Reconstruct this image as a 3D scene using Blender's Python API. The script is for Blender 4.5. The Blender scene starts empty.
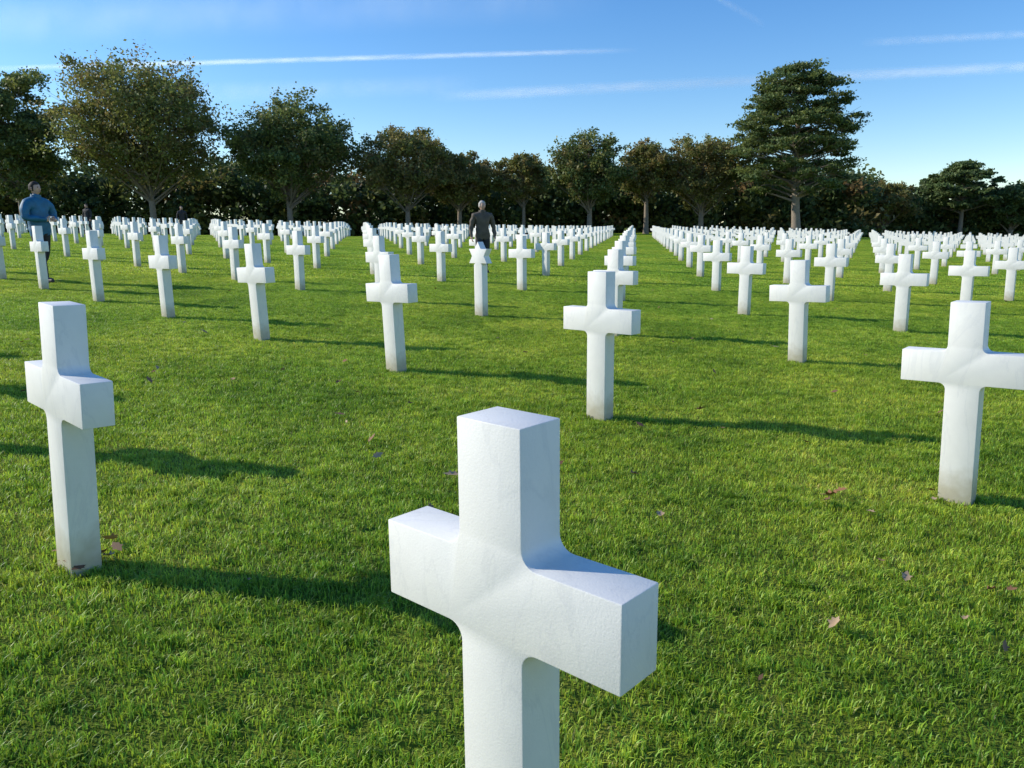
import bpy, bmesh, math, random
import numpy as np
from mathutils import Vector, Matrix, Euler

random.seed(4)
RNG = np.random.default_rng(11)
scene = bpy.context.scene
scene.view_settings.view_transform = 'Standard'
scene.view_settings.look = 'None'
scene.view_settings.exposure = 0
COL = scene.collection

# ------------------------------------------------------------------ calibration
FPX, PITCH, ROLL, CAMH = 783.15, 0.19025, -0.01024, 1.3433
SX, SY = -0.03575, 0.02092
OX, OY, TH, GA, GB = -0.0076, 1.3343, 0.74072, 2.18634, 3.29244

def ground(x, y):
    g = SX * x + SY * y
    if y > 14:
        yy = min(y, 110)
        k = ((yy - 14) / 46) ** 2
        if y > 110: k += 2 * (110 - 14) / 46 ** 2 * (y - 110)
        k = min(k, 6)
        g -= k * (0.3 - 0.016 * max(-70, min(x, 18)))
    return g

def gnormal(x, y):
    e = 0.5
    return Vector((-(ground(x + e, y) - ground(x - e, y)) / (2 * e), -(ground(x, y + e) - ground(x, y - e)) / (2 * e), 1)).normalized()

cF = np.array([0, math.cos(PITCH), -math.sin(PITCH)])
cR0 = np.array([1.0, 0, 0]); cU0 = np.array([0, math.sin(PITCH), math.cos(PITCH)])
cR = cR0 * math.cos(ROLL) + cU0 * math.sin(ROLL)
cU = -cR0 * math.sin(ROLL) + cU0 * math.cos(ROLL)

def ray(px, py):
    return cF + cR * ((px - 512) / FPX) + cU * ((384 - py) / FPX)

def at_depth(px, py, d):
    r = ray(px, py)
    r = r / r[1] * d
    return Vector((r[0], r[1], CAMH + r[2]))

def on_ground(px, py):
    r = ray(px, py)
    t = -CAMH / (r[2] - SX * r[0] - SY * r[1])
    return Vector((r[0] * t, r[1] * t, CAMH + r[2] * t))

# ------------------------------------------------------------------ helpers
def new_mat(name):
    m = bpy.data.materials.new(name); m.use_nodes = True
    nt = m.node_tree; nt.nodes.clear()
    return m, nt

def N(nt, t, **kw):
    n = nt.nodes.new(t)
    for k, v in kw.items():
        if k in n.inputs.keys():
            n.inputs[k].default_value = v
        else:
            setattr(n, k, v)
    return n

def simple_mat(name, col, rough=0.7, var=0.25, scale=20.0, bump=0.0):
    m, nt = new_mat(name)
    out = N(nt, 'ShaderNodeOutputMaterial')
    b = N(nt, 'ShaderNodeBsdfPrincipled'); b.inputs['Roughness'].default_value = rough
    tc = N(nt, 'ShaderNodeTexCoord')
    nz = N(nt, 'ShaderNodeTexNoise'); nz.inputs['Scale'].default_value = scale; nz.inputs['Detail'].default_value = 4
    nt.links.new(tc.outputs['Object'], nz.inputs['Vector'])
    mx = N(nt, 'ShaderNodeMix', data_type='RGBA')
    mx.inputs['A'].default_value = (*[c * (1 - var) for c in col], 1)
    mx.inputs['B'].default_value = (*[min(1, c * (1 + var)) for c in col], 1)
    nt.links.new(nz.outputs['Fac'], mx.inputs['Factor'])
    nt.links.new(mx.outputs['Result'], b.inputs['Base Color'])
    if bump > 0:
        bp = N(nt, 'ShaderNodeBump'); bp.inputs['Strength'].default_value = bump; bp.inputs['Distance'].default_value = 0.02
        nt.links.new(nz.outputs['Fac'], bp.inputs['Height']); nt.links.new(bp.outputs['Normal'], b.inputs['Normal'])
    nt.links.new(b.outputs['BSDF'], out.inputs['Surface'])
    return m

def mesh_np(name, verts, faces, nper, colors=None):
    me = bpy.data.meshes.new(name)
    V = len(verts); F = len(faces)
    me.vertices.add(V); me.vertices.foreach_set('co', np.asarray(verts, dtype=np.float32).ravel())
    me.loops.add(F * nper); me.loops.foreach_set('vertex_index', np.asarray(faces, dtype=np.int32).ravel())
    me.polygons.add(F)
    me.polygons.foreach_set('loop_start', np.arange(F, dtype=np.int32) * nper)
    me.polygons.foreach_set('loop_total', np.full(F, nper, dtype=np.int32))
    me.update(calc_edges=True)
    if colors is not None:
        at = me.color_attributes.new('Col', 'FLOAT_COLOR', 'CORNER')
        c = np.ones((F, nper, 4), dtype=np.float32); c[:, :, :3] = np.asarray(colors)[:, None, :]
        at.data.foreach_set('color', c.ravel())
    return me

def add_obj(name, me, parent=None, loc=None):
    o = bpy.data.objects.new(name, me); COL.objects.link(o)
    if parent: o.parent = parent
    if loc is not None: o.location = loc
    return o

def add_empty(name, loc=(0, 0, 0)):
    o = bpy.data.objects.new(name, None); COL.objects.link(o); o.location = loc
    o.empty_display_size = 0.2
    return o

# ------------------------------------------------------------------ world / sun
SUN_AZ = math.radians(-80); SUN_EL = math.radians(27)
w = bpy.data.worlds.new("World"); scene.world = w; w.use_nodes = True
nt = w.node_tree; nt.nodes.clear()
sky = nt.nodes.new('ShaderNodeTexSky'); sky.sky_type = 'NISHITA'; sky.sun_disc = False
sky.sun_elevation = SUN_EL; sky.sun_rotation = SUN_AZ % (2 * math.pi)
sky.altitude = 50; sky.air_density = 1.0; sky.dust_density = 0.2; sky.ozone_density = 3.2
hs = nt.nodes.new('ShaderNodeHueSaturation'); hs.inputs['Saturation'].default_value = 1.28; hs.inputs['Value'].default_value = 1.25
hs.inputs['Hue'].default_value = 0.507
bg = nt.nodes.new('ShaderNodeBackground'); bg.inputs['Strength'].default_value = 0.15
wo = nt.nodes.new('ShaderNodeOutputWorld')
nt.links.new(sky.outputs[0], hs.inputs['Color']); nt.links.new(hs.outputs[0], bg.inputs[0]); nt.links.new(bg.outputs[0], wo.inputs[0])

S = Vector((math.sin(SUN_AZ) * math.cos(SUN_EL), math.cos(SUN_AZ) * math.cos(SUN_EL), math.sin(SUN_EL)))
sl = bpy.data.lights.new("sun", 'SUN'); sl.energy = 5.0; sl.angle = math.radians(0.5); sl.color = (1.0, 0.94, 0.82)
so = bpy.data.objects.new("sun", sl); COL.objects.link(so)
so.rotation_euler = (-S).to_track_quat('-Z', 'Y').to_euler(); so.location = (-30, 5, 30)

# ------------------------------------------------------------------ camera
cam = bpy.data.cameras.new("camera"); co = bpy.data.objects.new("camera", cam); COL.objects.link(co)
cam.sensor_width = 36; cam.lens = FPX * 36 / 1024; cam.clip_start = 0.05; cam.clip_end = 50000
M = Matrix((( cR[0], cU[0], -cF[0], 0), (cR[1], cU[1], -cF[1], 0), (cR[2], cU[2], -cF[2], CAMH), (0, 0, 0, 1)))
co.matrix_world = M
scene.camera = co

# ------------------------------------------------------------------ grass materials
def grass_mat(name, blade=True):
    m, nt = new_mat(name)
    out = N(nt, 'ShaderNodeOutputMaterial')
    geo = N(nt, 'ShaderNodeNewGeometry')
    n1 = N(nt, 'ShaderNodeTexNoise'); n1.inputs['Scale'].default_value = 0.8; n1.inputs['Detail'].default_value = 7; n1.inputs['Roughness'].default_value = 0.72
    n2 = N(nt, 'ShaderNodeTexNoise'); n2.inputs['Scale'].default_value = 11.0; n2.inputs['Detail'].default_value = 5; n2.inputs['Roughness'].default_value = 0.65
    n0 = N(nt, 'ShaderNodeTexNoise'); n0.inputs['Scale'].default_value = 0.16; n0.inputs['Detail'].default_value = 3
    for q in (n0, n1, n2): nt.links.new(geo.outputs['Position'], q.inputs['Vector'])
    r1 = N(nt, 'ShaderNodeValToRGB')
    r1.color_ramp.elements[0].position = 0.36; r1.color_ramp.elements[1].position = 0.66
    r1.color_ramp.elements[0].color = (0.270, 0.440, 0.034, 1)
    r1.color_ramp.elements[1].color = (0.640, 0.760, 0.085, 1)
    k = r1.color_ramp.elements.new(0.5); k.color = (0.430, 0.600, 0.048, 1)
    nt.links.new(n1.outputs['Fac'], r1.inputs['Fac'])
    r2 = N(nt, 'ShaderNodeValToRGB')
    r2.color_ramp.elements[0].position = 0.34; r2.color_ramp.elements[1].position = 0.66
    r2.color_ramp.elements[0].color = (0.55, 0.65, 0.5, 1); r2.color_ramp.elements[1].color = (1.25, 1.15, 1.2, 1)
    nt.links.new(n2.outputs['Fac'], r2.inputs['Fac'])
    r0 = N(nt, 'ShaderNodeValToRGB')
    r0.color_ramp.elements[0].position = 0.38; r0.color_ramp.elements[1].position = 0.62
    r0.color_ramp.elements[0].color = (0.88, 0.96, 0.95, 1); r0.color_ramp.elements[1].color = (1.15, 1.06, 1.05, 1)
    nt.links.new(n0.outputs['Fac'], r0.inputs['Fac'])
    mul = N(nt, 'ShaderNodeMix', data_type='RGBA', blend_type='MULTIPLY'); mul.inputs['Factor'].default_value = 1
    nt.links.new(r1.outputs['Color'], mul.inputs['A']); nt.links.new(r2.outputs['Color'], mul.inputs['B'])
    mul0 = N(nt, 'ShaderNodeMix', data_type='RGBA', blend_type='MULTIPLY'); mul0.inputs['Factor'].default_value = 1
    nt.links.new(mul.outputs['Result'], mul0.inputs['A']); nt.links.new(r0.outputs['Color'], mul0.inputs['B'])
    cur = mul0.outputs['Result']
    if blade:
        at = N(nt, 'ShaderNodeAttribute', attribute_name='Col')
        m2 = N(nt, 'ShaderNodeMix', data_type='RGBA', blend_type='MULTIPLY', clamp_result=True); m2.inputs['Factor'].default_value = 1
        nt.links.new(cur, m2.inputs['A']); nt.links.new(at.outputs['Color'], m2.inputs['B'])
        cur = m2.outputs['Result']
        b = N(nt, 'ShaderNodeBsdfPrincipled'); b.inputs['Roughness'].default_value = 0.45
        b.inputs['Specular IOR Level'].default_value = 0.35
        tr = N(nt, 'ShaderNodeBsdfTranslucent')
        nt.links.new(cur, b.inputs['Base Color']); nt.links.new(cur, tr.inputs['Color'])
        ms = N(nt, 'ShaderNodeMixShader'); ms.inputs[0].default_value = 0.45
        nt.links.new(b.outputs['BSDF'], ms.inputs[1]); nt.links.new(tr.outputs['BSDF'], ms.inputs[2])
        nt.links.new(ms.outputs[0], out.inputs['Surface'])
    else:
        b = N(nt, 'ShaderNodeBsdfPrincipled'); b.inputs['Roughness'].default_value = 0.9
        b.inputs['Specular IOR Level'].default_value = 0.1
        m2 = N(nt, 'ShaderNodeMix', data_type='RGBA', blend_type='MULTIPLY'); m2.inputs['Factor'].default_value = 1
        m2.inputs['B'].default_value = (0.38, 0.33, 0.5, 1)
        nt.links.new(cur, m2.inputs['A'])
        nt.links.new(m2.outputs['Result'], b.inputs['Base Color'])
        n3 = N(nt, 'ShaderNodeTexNoise'); n3.inputs['Scale'].default_value = 60; n3.inputs['Detail'].default_value = 3
        nt.links.new(geo.outputs['Position'], n3.inputs['Vector'])
        bp = N(nt, 'ShaderNodeBump'); bp.inputs['Strength'].default_value = 0.8; bp.inputs['Distance'].default_value = 0.03
        nt.links.new(n3.outputs['Fac'], bp.inputs['Height']); nt.links.new(bp.outputs['Normal'], b.inputs['Normal'])
        nt.links.new(b.outputs['BSDF'], out.inputs['Surface'])
    return m
MAT_BLADE = grass_mat("grass_blade_material", True)
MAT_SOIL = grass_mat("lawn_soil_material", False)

# ground sheet
gx = np.unique(np.concatenate([np.arange(-420, -100, 40), np.arange(-100, 101, 4), np.arange(120, 421, 40)])).astype(float)
gy = np.unique(np.concatenate([np.arange(-60, 0, 20), np.arange(0, 121, 4), np.arange(140, 421, 40)])).astype(float)
gv = np.array([(x, y, ground(x, y)) for y in gy for x in gx])
nx = len(gx)
gf = np.array([(j * nx + i, j * nx + i + 1, (j + 1) * nx + i + 1, (j + 1) * nx + i) for j in range(len(gy) - 1) for i in range(nx - 1)])
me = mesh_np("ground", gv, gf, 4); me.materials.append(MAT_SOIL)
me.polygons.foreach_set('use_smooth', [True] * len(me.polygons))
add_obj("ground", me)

def blade_patch(name, size, n, wid, hmin, hmax, seed, tufts=0):
    r = np.random.default_rng(seed)
    px = r.uniform(-size / 2, size / 2, n); py = r.uniform(-size / 2, size / 2, n)
    cl = np.sin(px * 9 / size * 1.7 + seed) * np.cos(py * 11 / size * 1.3 + seed * 2) * 0.15 + 1
    h = r.uniform(hmin, hmax, n) * cl
    br = r.uniform(0.65, 1.25, n)
    wv = wid * r.uniform(0.7, 1.3, n)
    if tufts:
        m = int(n * 0.22); tc = r.uniform(-size / 2, size / 2, (tufts, 2)); k = r.integers(0, tufts, m)
        ts = r.uniform(.6, 1.0, tufts); sg = r.uniform(.012, .035, tufts)
        px[:m] = tc[k, 0] + r.normal(0, 1, m) * sg[k]; py[:m] = tc[k, 1] + r.normal(0, 1, m) * sg[k]
        h[:m] = hmax * (0.8 + 0.75 * ts[k]) * r.uniform(.6, 1, m); br[:m] *= r.uniform(.7, 1.1, tufts)[k]; wv[:m] *= 1.15
    az = r.uniform(0, 2 * math.pi, n); lean = np.abs(r.normal(0.65, 0.5, n)) * h
    fa = az + math.pi / 2 + r.normal(0, 0.5, n)
    bx, by = np.cos(fa) * wv / 2, np.sin(fa) * wv / 2
    lx, ly = np.cos(az) * lean, np.sin(az) * lean
    P = np.zeros((n, 5, 3))
    P[:, 0] = np.stack([px - bx, py - by, np.full(n, -0.01)], 1)
    P[:, 1] = np.stack([px + bx, py + by, np.full(n, -0.01)], 1)
    P[:, 2] = np.stack([px + lx * .35 - bx * .85, py + ly * .35 - by * .85, h * .6], 1)
    P[:, 3] = np.stack([px + lx * .35 + bx * .85, py + ly * .35 + by * .85, h * .6], 1)
    P[:, 4] = np.stack([px + lx, py + ly, h * .9], 1)
    idx = np.arange(n)[:, None] * 5
    t = np.concatenate([idx + np.array([[0, 1, 3]]), idx + np.array([[0, 3, 2]]), idx + np.array([[2, 3, 4]])], 0)
    hue = r.uniform(0, 1, n)
    c = np.stack([br * (0.80 + 0.38 * hue), br, br * (0.9 + 0.5 * (1 - hue))], 1)
    dry = r.uniform(0, 1, n) < 0.045
    c[dry] = np.array([1.4, 1.0, 3.0]) * br[dry][:, None] * 0.8
    me = mesh_np(name, P.reshape(-1, 3), t, 3, np.concatenate([c, c, c], 0))
    me.materials.append(MAT_BLADE)
    return bpy.data.objects.new(name, me)

def instancer(objname, src_list, pts, rots, scls):
    me = bpy.data.meshes.new(objname)
    me.vertices.add(len(pts)); me.vertices.foreach_set('co', np.asarray(pts, dtype=np.float32).ravel())
    a = me.attributes.new('rot', 'FLOAT_VECTOR', 'POINT'); a.data.foreach_set('vector', np.asarray(rots, dtype=np.float32).ravel())
    a = me.attributes.new('scl', 'FLOAT_VECTOR', 'POINT'); a.data.foreach_set('vector', np.asarray(scls, dtype=np.float32).ravel())
    a = me.attributes.new('pick', 'INT', 'POINT'); a.data.foreach_set('value', RNG.integers(0, len(src_list), len(pts)).astype(np.int32))
    o = add_obj(objname, me)
    g = bpy.data.node_groups.new(objname + '_nodes', 'GeometryNodeTree')
    g.interface.new_socket('Geometry', in_out='INPUT', socket_type='NodeSocketGeometry')
    g.interface.new_socket('Geometry', in_out='OUTPUT', socket_type='NodeSocketGeometry')
    gi = g.nodes.new('NodeGroupInput'); go = g.nodes.new('NodeGroupOutput')
    join = g.nodes.new('GeometryNodeJoinGeometry')
    rot = g.nodes.new('GeometryNodeInputNamedAttribute'); rot.data_type = 'FLOAT_VECTOR'; rot.inputs['Name'].default_value = 'rot'
    scl = g.nodes.new('GeometryNodeInputNamedAttribute'); scl.data_type = 'FLOAT_VECTOR'; scl.inputs['Name'].default_value = 'scl'
    pk = g.nodes.new('GeometryNodeInputNamedAttribute'); pk.data_type = 'INT'; pk.inputs['Name'].default_value = 'pick'
    for k, s in enumerate(src_list):
        oi = g.nodes.new('GeometryNodeObjectInfo'); oi.inputs['Object'].default_value = s; oi.inputs['As Instance'].default_value = True
        iop = g.nodes.new('GeometryNodeInstanceOnPoints')
        cmpn = g.nodes.new('FunctionNodeCompare'); cmpn.data_type = 'INT'; cmpn.operation = 'EQUAL'
        ii = [s_ for s_ in cmpn.inputs if s_.enabled and s_.type == 'INT']
        g.links.new(pk.outputs[0], ii[0]); ii[1].default_value = k
        g.links.new(gi.outputs[0], iop.inputs['Points'])
        g.links.new(cmpn.outputs[0], iop.inputs['Selection'])
        g.links.new(oi.outputs['Geometry'], iop.inputs['Instance'])
        g.links.new(rot.outputs[0], iop.inputs['Rotation'])
        g.links.new(scl.outputs[0], iop.inputs['Scale'])
        g.links.new(iop.outputs[0], join.inputs[0])
    g.links.new(join.outputs[0], go.inputs[0])
    md = o.modifiers.new('instances', 'NODES'); md.node_group = g
    return o

def tile_field(objname, src, cells, step, y0, size, jit):
    pts = []; rots = []; scls = []
    for ix, iy in cells:
        x, y = ix * step, iy * step + y0
        q = Vector((0, 0, 1)).rotation_difference(gnormal(x, y)).to_matrix()
        R = q @ Matrix.Rotation(random.randrange(4) * math.pi / 2 + random.gauss(0, jit), 3, 'Z')
        pts.append((x, y, ground(x, y))); rots.append(tuple(R.to_euler())); scls.append((1, 1, random.uniform(.93, 1.08)))
    instancer(objname, src, np.array(pts), np.array(rots), np.array(scls))

near_src = [blade_patch("grass_tuft_%d" % k, 1.0, 11500, 0.0036, 0.013, 0.029, k, 60) for k in (1, 2, 3, 4)]
cells = [(ix, iy) for iy in range(0, 17) for ix in range(-20, 21) if abs(ix * .95) < 0.72 * (iy * .95 + .3) + 2.2]
tile_field("lawn_grass", near_src, cells, .95, .3, 1, .05)
far_src = [blade_patch("grass_far_%d" % k, 4.0, 30000, 0.012, 0.016, 0.038, k) for k in (5, 6)]
cells = [(ix, iy) for iy in range(0, 20) for ix in range(-20, 21) if abs(ix * 3.9) < 0.74 * (iy * 3.9 + 17.5) + 5]
tile_field("distant_lawn_grass", far_src, cells, 3.9, 17.5, 4, 0)

# ------------------------------------------------------------------ marble
def marble_mat():
    m, nt = new_mat("white_marble")
    out = N(nt, 'ShaderNodeOutputMaterial')
    b = N(nt, 'ShaderNodeBsdfPrincipled'); b.inputs['Roughness'].default_value = 0.5
    tc = N(nt, 'ShaderNodeTexCoord')
    geo = N(nt, 'ShaderNodeNewGeometry')
    mp = N(nt, 'ShaderNodeMapping'); mp.inputs['Scale'].default_value = (1, 1, 0.35); mp.inputs['Rotation'].default_value = (0.3, 0.5, 0)
    nt.links.new(geo.outputs['Position'], mp.inputs['Vector'])
    n1 = N(nt, 'ShaderNodeTexNoise'); n1.inputs['Scale'].default_value = 4; n1.inputs['Detail'].default_value = 7; n1.inputs['Roughness'].default_value = 0.6; n1.inputs['Distortion'].default_value = 1.2
    nt.links.new(mp.outputs[0], n1.inputs['Vector'])
    r = N(nt, 'ShaderNodeValToRGB'); e = r.color_ramp.elements
    e[0].position = 0.30; e[0].color = (0.83, 0.815, 0.765, 1)
    e[1].position = 0.75; e[1].color = (0.83, 0.815, 0.77, 1)
    k = e.new(0.48); k.color = (0.825, 0.81, 0.76, 1)
    k = e.new(0.50); k.color = (0.77, 0.76, 0.725, 1)
    k = e.new(0.52); k.color = (0.825, 0.81, 0.765, 1)
    nt.links.new(n1.outputs['Fac'], r.inputs['Fac'])
    sx = N(nt, 'ShaderNodeSeparateXYZ'); nt.links.new(tc.outputs['Object'], sx.inputs[0])
    n2 = N(nt, 'ShaderNodeTexNoise'); n2.inputs['Scale'].default_value = 18; n2.inputs['Detail'].default_value = 5
    nt.links.new(geo.outputs['Position'], n2.inputs['Vector'])
    ad = N(nt, 'ShaderNodeMath', operation='MULTIPLY_ADD'); ad.inputs[1].default_value = -0.16
    nt.links.new(n2.outputs['Fac'], ad.inputs[0]); nt.links.new(sx.outputs['Z'], ad.inputs[2])
    mr = N(nt, 'ShaderNodeMapRange'); mr.inputs['From Min'].default_value = -0.04; mr.inputs['From Max'].default_value = 0.12
    mr.inputs['To Min'].default_value = 0.8; mr.inputs['To Max'].default_value = 0.0
    nt.links.new(ad.outputs[0], mr.inputs['Value'])
    mx = N(nt, 'ShaderNodeMix', data_type='RGBA'); mx.inputs['B'].default_value = (0.45, 0.40, 0.27, 1)
    nt.links.new(mr.outputs['Result'], mx.inputs['Factor']); nt.links.new(r.outputs['Color'], mx.inputs['A'])
    n3 = N(nt, 'ShaderNodeTexNoise'); n3.inputs['Scale'].default_value = 3.5; n3.inputs['Detail'].default_value = 10; n3.inputs['Roughness'].default_value = .72
    nt.links.new(geo.outputs['Position'], n3.inputs['Vector'])
    mr2 = N(nt, 'ShaderNodeMapRange'); mr2.inputs['From Min'].default_value = 0.35; mr2.inputs['From Max'].default_value = 0.7
    mr2.inputs['To Min'].default_value = 1.0; mr2.inputs['To Max'].default_value = 0.90
    nt.links.new(n3.outputs['Fac'], mr2.inputs['Value'])
    mu = N(nt, 'ShaderNodeMix', data_type='RGBA', blend_type='MULTIPLY'); mu.inputs['Factor'].default_value = 1
    nt.links.new(mx.outputs['Result'], mu.inputs['A']); nt.links.new(mr2.outputs['Result'], mu.inputs['B'])
    nt.links.new(mu.outputs['Result'], b.inputs['Base Color'])
    n4 = N(nt, 'ShaderNodeTexNoise'); n4.inputs['Scale'].default_value = 220; n4.inputs['Detail'].default_value = 2
    nt.links.new(geo.outputs['Position'], n4.inputs['Vector'])
    bp = N(nt, 'ShaderNodeBump'); bp.inputs['Strength'].default_value = 0.2; bp.inputs['Distance'].default_value = 0.002
    nt.links.new(n4.outputs['Fac'], bp.inputs['Height']); nt.links.new(bp.outputs['Normal'], b.inputs['Normal'])
    nt.links.new(b.outputs['BSDF'], out.inputs['Surface'])
    return m
MAT_MARBLE = marble_mat()

PW, PT, AW = 0.150, 0.106, 0.56
def extrude_outline(name, outline, thick, bev, segs=2):
    bm = bmesh.new()
    f = [bm.verts.new((x, -thick / 2, z)) for x, z in outline]
    b = [bm.verts.new((x, thick / 2, z)) for x, z in outline]
    bm.faces.new(f); bm.faces.new(b[::-1])
    n = len(outline)
    for i in range(n):
        j = (i + 1) % n
        bm.faces.new((f[j], f[i], b[i], b[j]))
    bmesh.ops.recalc_face_normals(bm, faces=bm.faces)
    ed = [e for e in bm.edges if e.calc_face_angle(0) > math.radians(35)]
    bmesh.ops.bevel(bm, geom=ed, offset=bev, segments=segs, affect='EDGES', profile=0.5)
    for fc in bm.faces: fc.smooth = fc.calc_area() < 0.004
    me = bpy.data.meshes.new(name); bm.to_mesh(me); bm.free()
    me.set_sharp_from_angle(angle=math.radians(30))
    me.materials.append(MAT_MARBLE)
    return me

def cross_outline(fseg=6):
    hw = PW / 2; aw = AW / 2; z0, z1 = 0.602, 0.758; top = 1.0; R = 0.032
    def fil(cx, cz, a0, a1):
        return [(cx + R * math.cos(math.radians(a0 + (a1 - a0) * k / fseg)), cz + R * math.sin(math.radians(a0 + (a1 - a0) * k / fseg))) for k in range(fseg + 1)]
    o = [(-hw, -0.12), (hw, -0.12)]
    o += fil(hw + R, z0 - R, 180, 90)
    o += [(aw, z0), (aw, z1)]
    o += fil(hw + R, z1 + R, 270, 180)
    o += [(hw, top), (-hw, top)]
    o += fil(-hw - R, z1 + R, 0, -90)
    o += [(-aw, z1), (-aw, z0)]
    o += fil(-hw - R, z0 - R, 90, 0)
    return o
CROSS = extrude_outline("marble_cross", cross_outline(), PT, 0.0028, 2)
CROSS_LO = extrude_outline("marble_cross_low", cross_outline(2), PT, 0.005, 1)

def star_outline():
    r = 0.19; cz = 1.0 - r; ri = r / math.sqrt(3)
    pts = []
    for k in range(12):
        a = math.radians(90 - 30 * k)
        rr = r if k % 2 == 0 else ri
        pts.append([rr * math.cos(a), cz + rr * math.sin(a)])
    hw = PW / 2
    out = pts[:6]
    out.append([hw, cz - r * 0.62]); out.append([hw, -0.12]); out.append([-hw, -0.12]); out.append([-hw, cz - r * 0.62])
    out += pts[7:]
    return out
STAR = extrude_outline("marble_star", star_outline(), PT, 0.004, 2)

stars = {(3, 2), (13, 8), (6, 15)}
adj = {(1, 0): (-0.020, -0.03, 0.05, 0.0), (0, 1): (0.022, 0.0, -0.028, 0), (2, 1): (0.01, 0, -0.03, 0), (3, 1): (0, 0, -0.03, 0), (1, 2): (0.01, 0, -0.03, 0)}
far_pts = []; far_rot = []
for j in range(-6, 30):
    for i in range(-60, 60):
        x = OX - i * GA * math.cos(TH) + j * GB * math.sin(TH)
        y = OY + i * GA * math.sin(TH) + j * GB * math.cos(TH)
        if y < 0.5 and not (i, j) == (0, 0):
            if y < -2.5 or abs(x) > 6 or x * x + y * y < 1.2: continue
        if y > 74 or abs(x) > 0.78 * max(y, 0) + 6: continue
        jx, jy = random.gauss(0, .012), random.gauss(0, .012)
        lx, ly, rz = random.gauss(0, .006), random.gauss(0, .006), random.gauss(0, .012)
        dz = random.gauss(0, .008)
        if i <= 3 and j <= 2: jx = jy = dz = 0; lx *= .3; ly *= .3; rz *= .3
        if (i, j) in adj:
            a = adj[(i, j)]; x += a[0]; y += a[1]; lx = a[3]; ly = a[2]
        d = math.hypot(x, y)
        if d < 34 or (i, j) in stars:
            isstar = (i, j) in stars
            o = add_obj("marble_star_of_david" if isstar else "marble_cross", STAR if isstar else CROSS)
            o.location = (x + jx, y + jy, ground(x, y) + dz)
            Rm = Euler((lx, ly, 0)).to_matrix() @ Euler((0, 0, -TH + rz)).to_matrix()
            o.rotation_euler = Rm.to_euler()
        else:
            far_pts.append((x + jx, y + jy, ground(x, y) + dz)); far_rot.append((lx, ly, -TH + rz))
src = bpy.data.objects.new("marble_cross_source", CROSS_LO)
instancer("distant_marble_crosses", [src], np.array(far_pts), np.array(far_rot), np.ones((len(far_pts), 3)))

# ------------------------------------------------------------------ trees
def leaf_mat():
    m, nt = new_mat("foliage")
    out = N(nt, 'ShaderNodeOutputMaterial')
    at = N(nt, 'ShaderNodeAttribute', attribute_name='Col')
    d = N(nt, 'ShaderNodeBsdfPrincipled'); d.inputs['Roughness'].default_value = 0.55; d.inputs['Specular IOR Level'].default_value = 0.35
    t = N(nt, 'ShaderNodeBsdfTranslucent')
    ms = N(nt, 'ShaderNodeMixShader'); ms.inputs[0].default_value = 0.42
    nt.links.new(at.outputs['Color'], d.inputs['Base Color']); nt.links.new(at.outputs['Color'], t.inputs['Color'])
    nt.links.new(d.outputs[0], ms.inputs[1]); nt.links.new(t.outputs[0], ms.inputs[2])
    nt.links.new(ms.outputs[0], out.inputs['Surface'])
    return m
MAT_LEAF = leaf_mat()
MAT_BARK = simple_mat("bark", (0.24, 0.195, 0.15), 0.9, 0.4, 6, 0.6)

def leaf_quads(centers, size, rng, flat=0.0):
    n = len(centers)
    u = rng.normal(size=(n, 3)); u[:, 2] *= (1 - flat); u /= np.linalg.norm(u, axis=1)[:, None]
    v = rng.normal(size=(n, 3)); v[:, 2] *= (1 - flat)
    v -= (v * u).sum(1)[:, None] * u; v /= np.linalg.norm(v, axis=1)[:, None]
    s = size * rng.uniform(0.6, 1.4, n)[:, None]
    P = np.zeros((n, 4, 3))
    P[:, 0] = centers - u * s; P[:, 1] = centers - v * s * .6; P[:, 2] = centers + u * s; P[:, 3] = centers + v * s * .6
    return P.reshape(-1, 3), np.arange(4 * n).reshape(n, 4)

def tube_add(verts, faces, path, radii, sides=6):
    base = len(verts)
    for k, (p, r) in enumerate(zip(path, radii)):
        if k < len(path) - 1: d = (path[k + 1] - p).normalized()
        else: d = (p - path[k - 1]).normalized()
        ax = Vector((1, 0, 0)) if abs(d.x) < .9 else Vector((0, 1, 0))
        u = d.cross(ax).normalized(); v = d.cross(u)
        for s in range(sides):
            a = 2 * math.pi * s / sides
            verts.append(p + u * math.cos(a) * r + v * math.sin(a) * r)
    for k in range(len(path) - 1):
        for s in range(sides):
            a = base + k * sides + s; b = base + k * sides + (s + 1) % sides
            faces.append((a, b, b + sides, a + sides))

GREEN = [((0.185, 0.215, 0.055), .5), ((0.245, 0.260, 0.066), .27), ((0.27, 0.220, 0.075), .16), ((0.29, 0.19, 0.075), .07)]
BROWN = [((0.235, 0.225, 0.070), .45), ((0.28, 0.220, 0.080), .35), ((0.30, 0.205, 0.078), .2)]
DARK = [((0.110, 0.165, 0.056), .6), ((0.155, 0.200, 0.065), .4)]

def pick_cols(pal, n, rng):
    p = np.array([q[1] for q in pal]); p = p / p.sum()
    k = rng.choice(len(pal), n, p=p)
    return np.array([q[0] for q in pal])[k]

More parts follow.
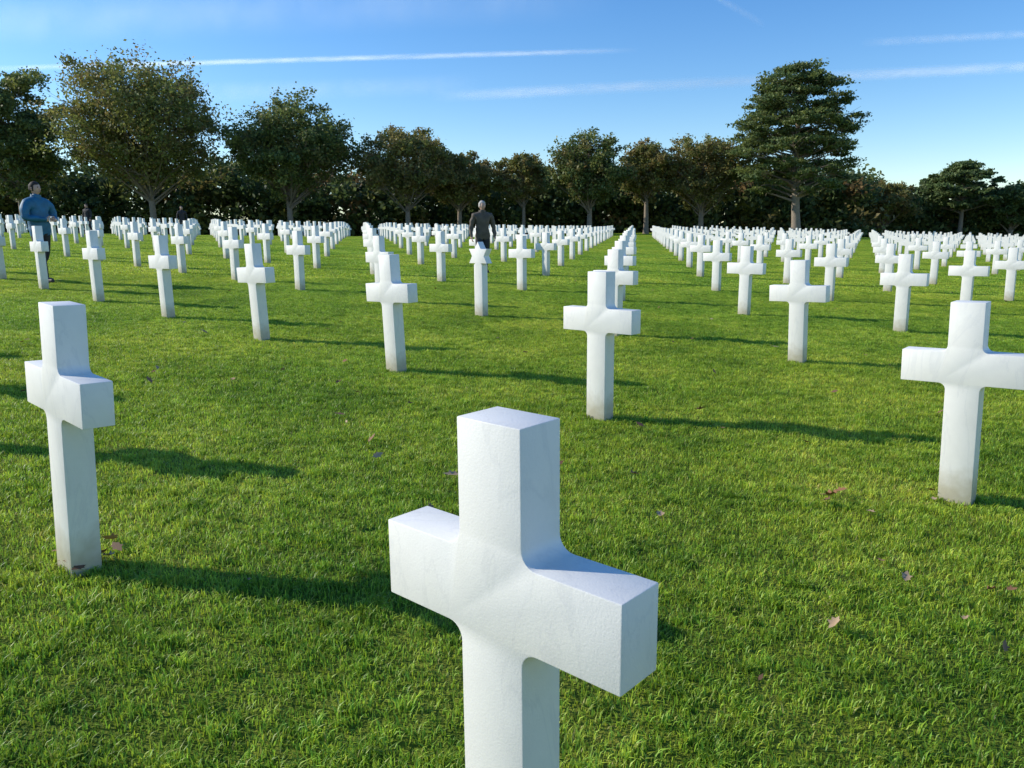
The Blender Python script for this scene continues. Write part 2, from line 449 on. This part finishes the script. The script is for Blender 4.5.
def make_tree(name, base, height, rx, crown_lo, pal, seed, nclump=75, per=330, leaf=0.13, trunk_r=0.28, kind='round', sigma=0.115, lean=(0, 0)):
    rng = np.random.default_rng(seed); rnd = random.Random(seed)
    root = add_empty(name, base)
    cz = (height + crown_lo) / 2; rz = (height - crown_lo) / 2
    clumps = []
    lob = rng.normal(size=(7, 3)); lob /= np.linalg.norm(lob, axis=1)[:, None]; amp = rng.uniform(-.2, .12, 7)
    tries = 0
    while len(clumps) < nclump and tries < 8000:
        tries += 1
        if kind == 'round':
            d = rng.normal(size=3); d /= np.linalg.norm(d)
            rad = rng.uniform(0.15, 1.0) ** 0.5 * 0.90
            rad *= 0.97 + (amp * np.clip(lob @ d, 0, 1) ** 2).sum()
            p = np.array([d[0] * rx * rad, d[1] * rx * rad, cz + d[2] * rz * rad])
        else:
            t = rng.uniform(0, 1) ** 0.8
            z = crown_lo + (height - crown_lo) * t
            prof = math.sin(math.pi * min(1, (0.22 + 0.78 * t))) ** 0.5 if t > 0.3 else 0.7 + 0.3 * t / .3
            prof = max(prof, 0.14)
            a = rng.uniform(0, 2 * math.pi); rr = rx * prof * rng.uniform(0.1, 1.0) ** 0.5 * .92
            p = np.array([math.cos(a) * rr, math.sin(a) * rr, z])
        p[0] += lean[0] * p[2]; p[1] += lean[1] * p[2]
        if all(np.linalg.norm(p - q) > rx * 0.15 for q in clumps): clumps.append(p)
    clumps = np.array(clumps)
    V, Fc = [], []
    top = Vector((lean[0] * height, lean[1] * height, height * 0.86))
    tp, tr = [], []
    nseg = 9
    for k in range(nseg + 1):
        t = k / nseg
        tp.append(Vector((top.x * t + math.sin(t * 5 + seed) * .12 * t * rx * .3, top.y * t + math.cos(t * 4 + seed) * .1 * t * rx * .3, -0.3 + (top.z + .3) * t)))
        tr.append(trunk_r * (1 - t) ** 0.8 + 0.03 + (0.35 * trunk_r if k == 0 else 0))
    tube_add(V, Fc, tp, tr, 9)
    for c in clumps:
        c = Vector(c)
        tz = min(0.95, max(crown_lo * 0.55 / top.z, (c.z - (c.xy - top.xy * (c.z / height)).length * (0.75 if kind == 'round' else 0.25)) / top.z))
        f = tz * nseg; k = min(nseg - 1, int(f)); st = tp[k].lerp(tp[k + 1], f - k)
        r0 = max(.03, trunk_r * (1 - tz) ** .8 * .45)
        mid = st.lerp(c, .5) + Vector((rnd.gauss(0, .05), rnd.gauss(0, .05), rnd.uniform(-.02, .1))) * (c - st).length
        path = []
        for q in range(5):
            t = q / 4; path.append(st * (1 - t) ** 2 + mid * 2 * t * (1 - t) + c * t * t)
        tube_add(V, Fc, path, [r0 * (1 - .8 * q / 4) for q in range(5)], 5)
        for s in range(4):
            e = c + Vector((rnd.gauss(0, 1), rnd.gauss(0, 1), rnd.gauss(0.2, .7))) * rx * sigma * 1.1
            s0 = path[3]
            tube_add(V, Fc, [s0, s0.lerp(e, .5) + Vector((0, 0, .1)), e], [r0 * .35, r0 * .22, .01], 4)
    me = mesh_np("trunk_and_branches", np.array([tuple(v) for v in V]), np.array(Fc), 4)
    me.materials.append(MAT_BARK); me.polygons.foreach_set('use_smooth', [True] * len(me.polygons))
    add_obj("trunk_and_branches", me, root)
    cen = []; cols = []
    for c in clumps:
        nsub = 7
        sz = rng.uniform(.7, 1.25)
        for s in range(nsub):
            fl = 0.75 if kind == 'round' else 0.34
            sc = c + np.clip(rng.normal(size=3), -1.7, 1.7) * rx * sigma * sz * np.array([1, 1, fl])
            n = int(per / nsub * rng.uniform(.5, 1.5))
            P = sc + rng.normal(size=(n, 3)) * rx * sigma * .5 * sz * np.array([1, 1, fl])
            cen.append(P)
            cc = pick_cols(pal, 1, rng)[0] * rng.uniform(.85, 1.2)
            cols.append(np.clip(cc[None, :] * .6 + pick_cols(pal, n, rng) * .4, 0, 1) * rng.uniform(.75, 1.25, (n, 1)))
    cen = np.concatenate(cen); cols = np.concatenate(cols)
    P, Q = leaf_quads(cen, leaf, rng, 0.25)
    me = mesh_np("crown", P, Q, 4, cols); me.materials.append(MAT_LEAF)
    add_obj("crown", me, root)
    return root

def tree_at(name, px, depth, pytop, halfw_px, crown_lo_px, pal, seed, **kw):
    p = at_depth(px, pytop, depth); g = ground(p.x, p.y)
    lo = at_depth(px, crown_lo_px, depth).z - g
    make_tree(name, Vector((p.x, p.y, g)), p.z - g, halfw_px / FPX * depth, max(lo, 0.8), pal, seed, **kw)

tree_at("broadleaf_tree", 3, 82, 62, 50, 205, DARK + GREEN[:2], 1, nclump=110, per=400, leaf=.16)
tree_at("broadleaf_tree", 139, 80, 62, 82, 192, GREEN, 2, nclump=135, per=340, leaf=.15, trunk_r=.32)
tree_at("broadleaf_tree", 283, 82, 94, 62, 202, DARK + GREEN[:3], 3, nclump=115, per=360, leaf=.15, trunk_r=.3)
tree_at("broadleaf_tree", 405, 83, 124, 50, 203, BROWN + GREEN, 4, nclump=90, per=300, leaf=.14)
tree_at("broadleaf_tree", 458, 86, 148, 38, 206, GREEN + BROWN, 5, nclump=75, per=300, leaf=.15)
tree_at("broadleaf_tree", 523, 86, 149, 30, 206, GREEN + BROWN, 6, nclump=55, per=250, leaf=.14, trunk_r=.2)
tree_at("broadleaf_tree", 590, 83, 131, 44, 206, GREEN + DARK, 7, nclump=90, per=320, leaf=.14)
tree_at("broadleaf_tree", 648, 86, 134, 34, 206, GREEN + BROWN, 8, nclump=65, per=300, leaf=.14)
tree_at("broadleaf_tree", 704, 86, 134, 42, 207, BROWN + GREEN, 9, nclump=85, per=300, leaf=.14)
tree_at("pine_tree", 806, 80, 66, 60, 192, DARK + GREEN[:1], 10, nclump=165, per=390, leaf=.14, trunk_r=.45, kind='pine', sigma=.105, lean=(-.05, 0))
tree_at("broadleaf_tree", 885, 100, 182, 36, 222, BROWN + GREEN, 12, nclump=60, per=300, leaf=.17, trunk_r=.25)
tree_at("pine_tree", 966, 100, 164, 34, 208, DARK, 13, nclump=80, per=300, leaf=.18, trunk_r=.3, kind='pine')
tree_at("pine_tree", 933, 104, 178, 20, 210, DARK, 14, nclump=40, per=260, leaf=.18, trunk_r=.2, kind='pine')
tree_at("broadleaf_tree", 1016, 100, 180, 34, 226, DARK, 15, nclump=60, per=330, leaf=.18)

rng = np.random.default_rng(77)
prof_px = [-300, 0, 60, 110, 200, 300, 350, 480, 540, 700, 770, 850, 880, 940, 960, 1024, 1400]
prof_y = [150, 150, 165, 172, 160, 168, 176, 174, 176, 168, 172, 176, 190, 205, 200, 195, 185]
cen = []; cols = []
for k in range(3300):
    px = rng.uniform(-320, 1400); d = rng.uniform(93, 106) + (8 if px > 860 else 0)
    topz = at_depth(px, np.interp(px, prof_px, prof_y), d).z
    x = (px - 512) / FPX * d; g = ground(x, d)
    z = g + (topz - g) * rng.uniform(0, 1) ** (1.0 if k % 2 else 1.8) * rng.uniform(.85, 1.08)
    n = 75
    sg = rng.uniform(.6, 1.1)
    cen.append(np.array([x, d, z]) + rng.normal(size=(n, 3)) * sg * np.array([1, 1, .7]))
    cols.append(pick_cols(DARK * 2 + GREEN, 1, rng) * rng.uniform(.55, 1.05, (n, 1)))
P, Q = leaf_quads(np.concatenate(cen), .32, rng, 0.2)
me = mesh_np("distant_woodland", P, Q, 4, np.concatenate(cols)); me.materials.append(MAT_LEAF)
add_obj("distant_woodland", me)

# ------------------------------------------------------------------ fallen leaves
def leaf_shape():
    return [(0, -.5), (.16, -.3), (.34, -.22), (.26, -.05), (.42, .12), (.2, .2), (.14, .36), (0, .55), (-.14, .36), (-.22, .18), (-.42, .1), (-.26, -.05), (-.32, -.24), (-.14, -.3)]
V = []; Fq = []; C = []
def add_leaf(p, s, rnd):
    out = leaf_shape(); n = len(out)
    M = Euler((rnd.gauss(0, .35), rnd.gauss(0, .35), rnd.uniform(0, 6.28))).to_matrix()
    c0 = len(V); curl = rnd.uniform(-.2, 1.1)
    pts = [(0, 0)] + out
    asp = rnd.uniform(.6, .9)
    for a, b in pts:
        v = M @ Vector((a * s * asp, b * s, curl * s * (a * a * 1.6 + b * b * .5)))
        V.append(tuple(p + v))
    col = rnd.choice([(0.24, .12, .055), (.32, .19, .10), (.15, .07, .035), (.42, .29, .17), (.26, .12, .05)])
    for k in range(n):
        Fq.append((c0, c0 + 1 + k, c0 + 1 + (k + 1) % n)); C.append(col)
rnd = random.Random(9)
for px, py, s in [(830, 503, .10), (834, 635, .06), (1003, 658, .055), (905, 587, .06), (350, 528, .07), (372, 445, .08), (378, 462, .07), (1010, 600, .04), (760, 690, .03),
                  (112, 548, .08), (118, 556, .07), (66, 566, .08), (72, 572, .08), (58, 560, .07), (104, 562, .07), (110, 566, .06), (80, 578, .06), (452, 482, .09), (430, 515, .07), (880, 570, .06), (990, 600, .06), (205, 335, .09), (340, 420, .08),
                  (700, 415, .08), (660, 523, .065), (150, 385, .09), (250, 590, .03), (560, 470, .05), (840, 498, .07), (826, 508, .07), (930, 497, .07), (775, 350, .09), (640, 430, .07), (965, 630, .045), (870, 520, .05)]:
    q = on_ground(px, py); q.z += .042; add_leaf(q, s, rnd)
for k in range(220):
    y = 3 + 26 * rnd.random(); x = rnd.uniform(-.75 * y - 1, .75 * y + 1)
    add_leaf(Vector((x, y, ground(x, y) + .036)), rnd.uniform(.03, .075), rnd)
me = mesh_np("fallen_leaves", np.array(V), np.array(Fq), 3, np.array(C))
m, nt = new_mat("dry_leaf"); out = N(nt, 'ShaderNodeOutputMaterial'); at = N(nt, 'ShaderNodeAttribute', attribute_name='Col')
b = N(nt, 'ShaderNodeBsdfPrincipled'); b.inputs['Roughness'].default_value = .7
nt.links.new(at.outputs['Color'], b.inputs['Base Color']); nt.links.new(b.outputs[0], out.inputs[0])
me.materials.append(m); add_obj("fallen_leaves", me)

# ------------------------------------------------------------------ people
def person(name, base, yaw, jacket, lower, hair, skin=(0.55, 0.34, 0.25), bare_calf=False, fold=False, height=1.75, stride=0.0, headyaw=0.0, bulk=1.0):
    root = add_empty(name, base); root.rotation_euler = (0, 0, yaw); s = height / 1.75; root.scale = (s, s, s)
    B_ = bulk
    J = {'pelvis': ((0, 0, .95), .155 * B_, .12 * B_), 'waist': ((0, 0, 1.08), .15 * B_, .115 * B_), 'chest': ((0, 0, 1.28), .175 * B_, .13 * B_), 'uchest': ((0, -.005, 1.41), .15 * B_, .105 * B_),
         'neck': ((0, 0, 1.49), .062, .062), 'headb': ((0, .01, 1.57), .06, .06)}
    B = [('pelvis', 'waist', 'torso'), ('waist', 'chest', 'torso'), ('chest', 'uchest', 'torso'), ('uchest', 'neck', 'torso'), ('neck', 'headb', 'skin')]
    hands = []
    for sgn, tag in ((1, 'R'), (-1, 'L')):
        J['sh' + tag] = ((sgn * .185 * B_, 0, 1.40), .075 * B_, .075 * B_)
        if fold:
            J['el' + tag] = ((sgn * .25 * B_, .02, 1.13), .06 * B_, .06 * B_); wr = (sgn * .10, .26, 1.10); J['wr' + tag] = (wr, .038, .038)
            J['ha' + tag] = ((sgn * .045, .29, 1.10), .036, .022)
        else:
            J['el' + tag] = ((sgn * .26 * B_, -.02, 1.13), .058 * B_, .058 * B_); J['wr' + tag] = ((sgn * .27 * B_, .07, .89), .038, .038)
            J['ha' + tag] = ((sgn * .265 * B_, .09, .83), .022, .036)
        B += [('uchest', 'sh' + tag, 'torso'), ('sh' + tag, 'el' + tag, 'torso'), ('el' + tag, 'wr' + tag, 'torso'), ('wr' + tag, 'ha' + tag, 'skin')]
        st = stride * sgn
        J['hi' + tag] = ((sgn * .095, 0, .88), .105, .11); J['kn' + tag] = ((sgn * .10, st * .5 + .02, .49), .075, .08)
        J['ca' + tag] = ((sgn * .10, st * .85 - .02, .34), .06, .068); J['an' + tag] = ((sgn * .10, st - .01, .10), .044, .047)
        J['he' + tag] = ((sgn * .10, st + .01, .045), .042, .042); J['to' + tag] = ((sgn * .125, st + .17, .035), .045, .032)
        B += [('pelvis', 'hi' + tag, 'lower'), ('hi' + tag, 'kn' + tag, 'lower'), ('kn' + tag, 'ca' + tag, 'calf'), ('ca' + tag, 'an' + tag, 'calf'),
              ('an' + tag, 'he' + tag, 'shoe'), ('he' + tag, 'to' + tag, 'shoe')]
        w = Vector(J['ha' + tag][0]); d = (w - Vector(J['wr' + tag][0])).normalized()
        side = Vector((0, 1, 0)) if not fold else Vector((0, 0, 1))
        side = (side - d * side.dot(d)).normalized(); curl = Vector((-sgn, 0, 0)) if not fold else Vector((0, -1, 0))
        for k, (off, ln) in enumerate([(-.028, .055), (-.010, .068), (.010, .072), (.028, .066)]):
            a = w + side * off; b_ = a + d * ln * .55 + curl * .008; c_ = b_ + d * ln * .4 + curl * .022
            hands.append((a, b_, c_, .0095))
        a = w - d * .035 + side * .03; hands.append((a, a + side * .022 + d * .02, a + side * .03 + d * .05 + curl * .01, .011))
    names = list(J); idx = {n: i for i, n in enumerate(names)}
    verts = [J[n][0] for n in names]; rad = [(J[n][1], J[n][2]) for n in names]
    edges = [(idx[a], idx[b_]) for a, b_, _ in B]; roots = [0]
    for a, b_, c_, r in hands:
        k = len(verts); verts += [tuple(a), tuple(b_), tuple(c_)]; rad += [(r, r), (r * .9, r * .9), (r * .75, r * .75)]
        edges += [(k, k + 1), (k + 1, k + 2)]; roots.append(k)
    me = bpy.data.meshes.new("skeleton"); me.from_pydata(verts, edges, [])
    tmp = bpy.data.objects.new("tmp", me); COL.objects.link(tmp)
    md = tmp.modifiers.new('skin', 'SKIN'); md.use_smooth_shade = True
    for i, r in enumerate(rad):
        me.skin_vertices[0].data[i].radius = r; me.skin_vertices[0].data[i].use_root = i in roots
    ss = tmp.modifiers.new('sub', 'SUBSURF'); ss.levels = 2; ss.render_levels = 2
    dg = bpy.context.evaluated_depsgraph_get()
    body = bpy.data.meshes.new_from_object(tmp.evaluated_get(dg)); bpy.data.objects.remove(tmp)
    mats = {'torso': jacket, 'lower': lower, 'skin': simple_mat("skin", skin, .5, .08), 'shoe': simple_mat("shoe", (.04, .035, .03), .6)}
    mats['calf'] = mats['skin'] if bare_calf else lower
    order = ['torso', 'lower', 'skin', 'shoe', 'calf']
    body.materials.clear()
    for k in order: body.materials.append(mats[k])
    segs = [(Vector(J[a][0]), Vector(J[b_][0]), max(J[a][1], .02), max(J[b_][1], .02), l) for a, b_, l in B]
    for a, b_, c_, r in hands: segs.append((a, c_, r, r, 'skin'))
    for p in body.polygons:
        c = p.center; best = 1e9; lab = 'torso'
        for a, b_, ra, rb, l in segs:
            ab = b_ - a; t = max(0, min(1, (c - a).dot(ab) / ab.length_squared)); dd = (c - a - ab * t).length - (ra + (rb - ra) * t)
            if dd < best: best = dd; lab = l
        if lab == 'lower' and c.z > .84: lab = 'torso'
        if lab == 'torso' and c.z < .84 and abs(c.x) < .2: lab = 'lower'
        if lab == 'calf' and c.z > .46: lab = 'lower'
        p.material_index = order.index(lab); p.use_smooth = True
    # cloth folds: small irregular displacement of the jacket and trousers
    for v in body.vertices:
        c = v.co
        if .12 < c.z < 1.45 and abs(c.x) < .5:
            wv = math.sin(c.z * 46 + c.x * 19 + c.y * 13) * .006 + math.sin(c.z * 23 - c.x * 31) * .005
            rr = Vector((c.x, c.y, 0)); 
            if rr.length > .05 and c.z > .86: v.co = c + rr.normalized() * wv
    add_obj("body", body, root)
    bm = bmesh.new()
    hm = Matrix.Rotation(headyaw, 4, 'Z')
    def ball(c, r, seg=16, mi=0):
        ret = bmesh.ops.create_uvsphere(bm, u_segments=seg, v_segments=seg // 2 + 2, radius=1)
        for v in ret['verts']:
            v.co = Vector((v.co.x * r[0] + c[0], v.co.y * r[1] + c[1], v.co.z * r[2] + c[2]))
        for f in {f for v in ret['verts'] for f in v.link_faces}: f.material_index = mi; f.smooth = True
        return ret['verts']
    hv = ball((0, .01, 1.635), (.073, .092, .112), 24)
    for v in hv:
        if v.co.z < 1.6 and v.co.y > 0: v.co.x *= .82
        if v.co.z < 1.6 and v.co.y < 0: v.co.y *= .75
    ball((0, .107, 1.625), (.013, .018, .024), 10)
    ball((0, .097, 1.578), (.026, .010, .006), 10, 2)
    for sg in (1, -1):
        ball((sg * .029, .092, 1.650), (.011, .008, .007), 8, 3)
        ball((sg * .074, .0, 1.632), (.010, .020, .030), 10)
        ball((sg * .029, .094, 1.668), (.018, .006, .004), 8, 1)
    hr = ball((0, -.006, 1.655), (.084, .099, .110), 24, 1)
    for v in hr:
        if v.co.y > .055 and v.co.z < 1.70: v.co.y = .05 - (1.70 - v.co.z) * .5
        if v.co.z < 1.60: v.co.z = 1.60 + (v.co.z - 1.6) * .3
        v.co += Vector((math.sin(v.co.z * 90), math.sin(v.co.x * 80), math.sin(v.co.y * 85 + v.co.x * 40))) * .0035
    # jacket collar
    cv = []
    for k in range(3):
        rr, z = [(.10, 1.455), (.088, 1.50), (.082, 1.535)][k]
        cv.append([bm.verts.new((rr * math.cos(2 * math.pi * s / 20), rr * math.sin(2 * math.pi * s / 20) * .95, z - .02 * math.sin(2 * math.pi * s / 20))) for s in range(20)])
    for k in range(2):
        for s in range(20):
            f = bm.faces.new((cv[k][s], cv[k][(s + 1) % 20], cv[k + 1][(s + 1) % 20], cv[k + 1][s])); f.material_index = 4; f.smooth = True
    col_v = {v for row in cv for v in row}
    for v in bm.verts:
        if v in col_v: continue
        p = v.co - Vector((0, 0, 1.6)); v.co = hm @ p + Vector((0, 0, 1.6))
    me = bpy.data.meshes.new("head"); bm.to_mesh(me); bm.free()
    me.materials.append(mats['skin']); me.materials.append(simple_mat("hair", hair, .8, .4, 80))
    me.materials.append(simple_mat("lips", (.35, .13, .11))); me.materials.append(simple_mat("eye", (.03, .02, .02), .2)); me.materials.append(jacket)
    add_obj("head", me, root)
    return root

def person_at(name, px, pytop, d, **kw):
    p = at_depth(px, pytop, d); g = ground(p.x, p.y)
    h = max(1.55, min(1.88, p.z - g))
    return person(name, Vector((p.x, p.y, g)), height=h, **kw)

person_at("standing_man", 34, 182, 13.8, yaw=math.radians(-105), jacket=simple_mat("blue_jacket", (.012, .12, .23), .6, .55, 9, .6), lower=simple_mat("black_trousers", (.02, .02, .024), .8),
          hair=(.03, .02, .015), fold=True, stride=.13, bulk=1.26)
person_at("walking_man", 482, 201, 18.8, yaw=math.radians(195), jacket=simple_mat("brown_grey_jacket", (.10, .08, .06), .8, .6, 9, .5), lower=simple_mat("dark_trousers", (.025, .025, .03), .8),
          hair=(.4, .38, .36), stride=.12, bulk=1.1, headyaw=.3)
person_at("visitor", 86, 204, 47, yaw=math.radians(160), jacket=simple_mat("black_coat", (.02, .02, .024), .8), lower=simple_mat("navy_trousers", (.02, .022, .035), .8), hair=(.05, .03, .02), stride=.08, bulk=1.1)
person_at("visitor", 181, 206, 47, yaw=math.radians(200), jacket=simple_mat("dark_coat", (.03, .025, .03), .8), lower=simple_mat("grey_trousers", (.04, .04, .045), .8), hair=(.04, .03, .02), stride=.05)

# ------------------------------------------------------------------ contrails
def contrail(name, p0, p1, halfw, dens, seed, dist=9000, bow=0.0):
    n = 60
    V = []; F = []; UV = []
    for k in range(n + 1):
        t = k / n
        px = p0[0] + (p1[0] - p0[0]) * t; py = p0[1] + (p1[1] - p0[1]) * t + bow * math.sin(math.pi * t)
        r = ray(px, py); r = r / np.linalg.norm(r)
        r2 = ray(px, py + 1); r2 = r2 / np.linalg.norm(r2); up = (r - r2)
        hw = halfw * dist
        for s in (-1, 1):
            q = r * dist + up * hw * s; V.append((q[0], q[1], q[2] + CAMH)); UV.append((t, (s + 1) / 2))
    for k in range(n): F.append((2 * k, 2 * k + 2, 2 * k + 3, 2 * k + 1))
    me = bpy.data.meshes.new(name); me.from_pydata(V, [], F)
    uv = me.uv_layers.new(name='UVMap')
    for l in me.loops: uv.data[l.index].uv = UV[l.vertex_index]
    m, nt = new_mat("ice_cloud"); out = N(nt, 'ShaderNodeOutputMaterial')
    tc = N(nt, 'ShaderNodeTexCoord'); sp = N(nt, 'ShaderNodeSeparateXYZ'); nt.links.new(tc.outputs['UV'], sp.inputs[0])
    om = N(nt, 'ShaderNodeMath', operation='SUBTRACT'); om.inputs[0].default_value = 1; nt.links.new(sp.outputs['Y'], om.inputs[1])
    mu = N(nt, 'ShaderNodeMath', operation='MULTIPLY'); nt.links.new(sp.outputs['Y'], mu.inputs[0]); nt.links.new(om.outputs[0], mu.inputs[1])
    m4 = N(nt, 'ShaderNodeMath', operation='MULTIPLY'); m4.inputs[1].default_value = 4; nt.links.new(mu.outputs[0], m4.inputs[0])
    pw = N(nt, 'ShaderNodeMath', operation='POWER'); pw.inputs[1].default_value = 2.5; nt.links.new(m4.outputs[0], pw.inputs[0])
    omx = N(nt, 'ShaderNodeMath', operation='SUBTRACT'); omx.inputs[0].default_value = 1; nt.links.new(sp.outputs['X'], omx.inputs[1])
    mux = N(nt, 'ShaderNodeMath', operation='MULTIPLY'); nt.links.new(sp.outputs['X'], mux.inputs[0]); nt.links.new(omx.outputs[0], mux.inputs[1])
    ex = N(nt, 'ShaderNodeMapRange'); ex.inputs['From Max'].default_value = 0.12; nt.links.new(mux.outputs[0], ex.inputs['Value'])
    mp = N(nt, 'ShaderNodeMapping'); mp.inputs['Scale'].default_value = (22, 1.3, 1); mp.inputs['Location'].default_value = (seed, seed, 0)
    nt.links.new(tc.outputs['UV'], mp.inputs[0])
    nz = N(nt, 'ShaderNodeTexNoise'); nz.inputs['Scale'].default_value = 1; nz.inputs['Detail'].default_value = 5; nt.links.new(mp.outputs[0], nz.inputs[0])
    mr = N(nt, 'ShaderNodeMapRange'); mr.inputs['From Min'].default_value = .25; mr.inputs['From Max'].default_value = .7; mr.inputs['To Min'].default_value = .25 * dens; mr.inputs['To Max'].default_value = dens
    nt.links.new(nz.outputs['Fac'], mr.inputs['Value'])
    a = N(nt, 'ShaderNodeMath', operation='MULTIPLY'); nt.links.new(pw.outputs[0], a.inputs[0]); nt.links.new(mr.outputs[0], a.inputs[1])
    a2 = N(nt, 'ShaderNodeMath', operation='MULTIPLY'); nt.links.new(a.outputs[0], a2.inputs[0]); nt.links.new(ex.outputs[0], a2.inputs[1])
    df = N(nt, 'ShaderNodeBsdfDiffuse'); df.inputs['Color'].default_value = (.95, .95, .95, 1)
    tl = N(nt, 'ShaderNodeBsdfTranslucent'); tl.inputs['Color'].default_value = (.95, .95, .95, 1)
    ad = N(nt, 'ShaderNodeAddShader'); nt.links.new(df.outputs[0], ad.inputs[0]); nt.links.new(tl.outputs[0], ad.inputs[1])
    tp = N(nt, 'ShaderNodeBsdfTransparent'); ms = N(nt, 'ShaderNodeMixShader')
    nt.links.new(a2.outputs[0], ms.inputs[0]); nt.links.new(tp.outputs[0], ms.inputs[1]); nt.links.new(ad.outputs[0], ms.inputs[2])
    nt.links.new(ms.outputs[0], out.inputs[0])
    me.materials.append(m); add_obj(name, me)
contrail("contrail", (-20, 69), (640, 50), 4, .55, 3)
contrail("contrail", (430, 97), (1120, 62), 8, .5, 8)
contrail("contrail", (690, -18), (765, 25), 6, .22, 12)
contrail("contrail", (860, 43), (1120, 29), 6, .28, 15)
contrail("cirrus_cloud", (-100, 25), (620, -5), 34, .13, 21)
contrail("cirrus_cloud", (150, 95), (480, 84), 14, .12, 25)
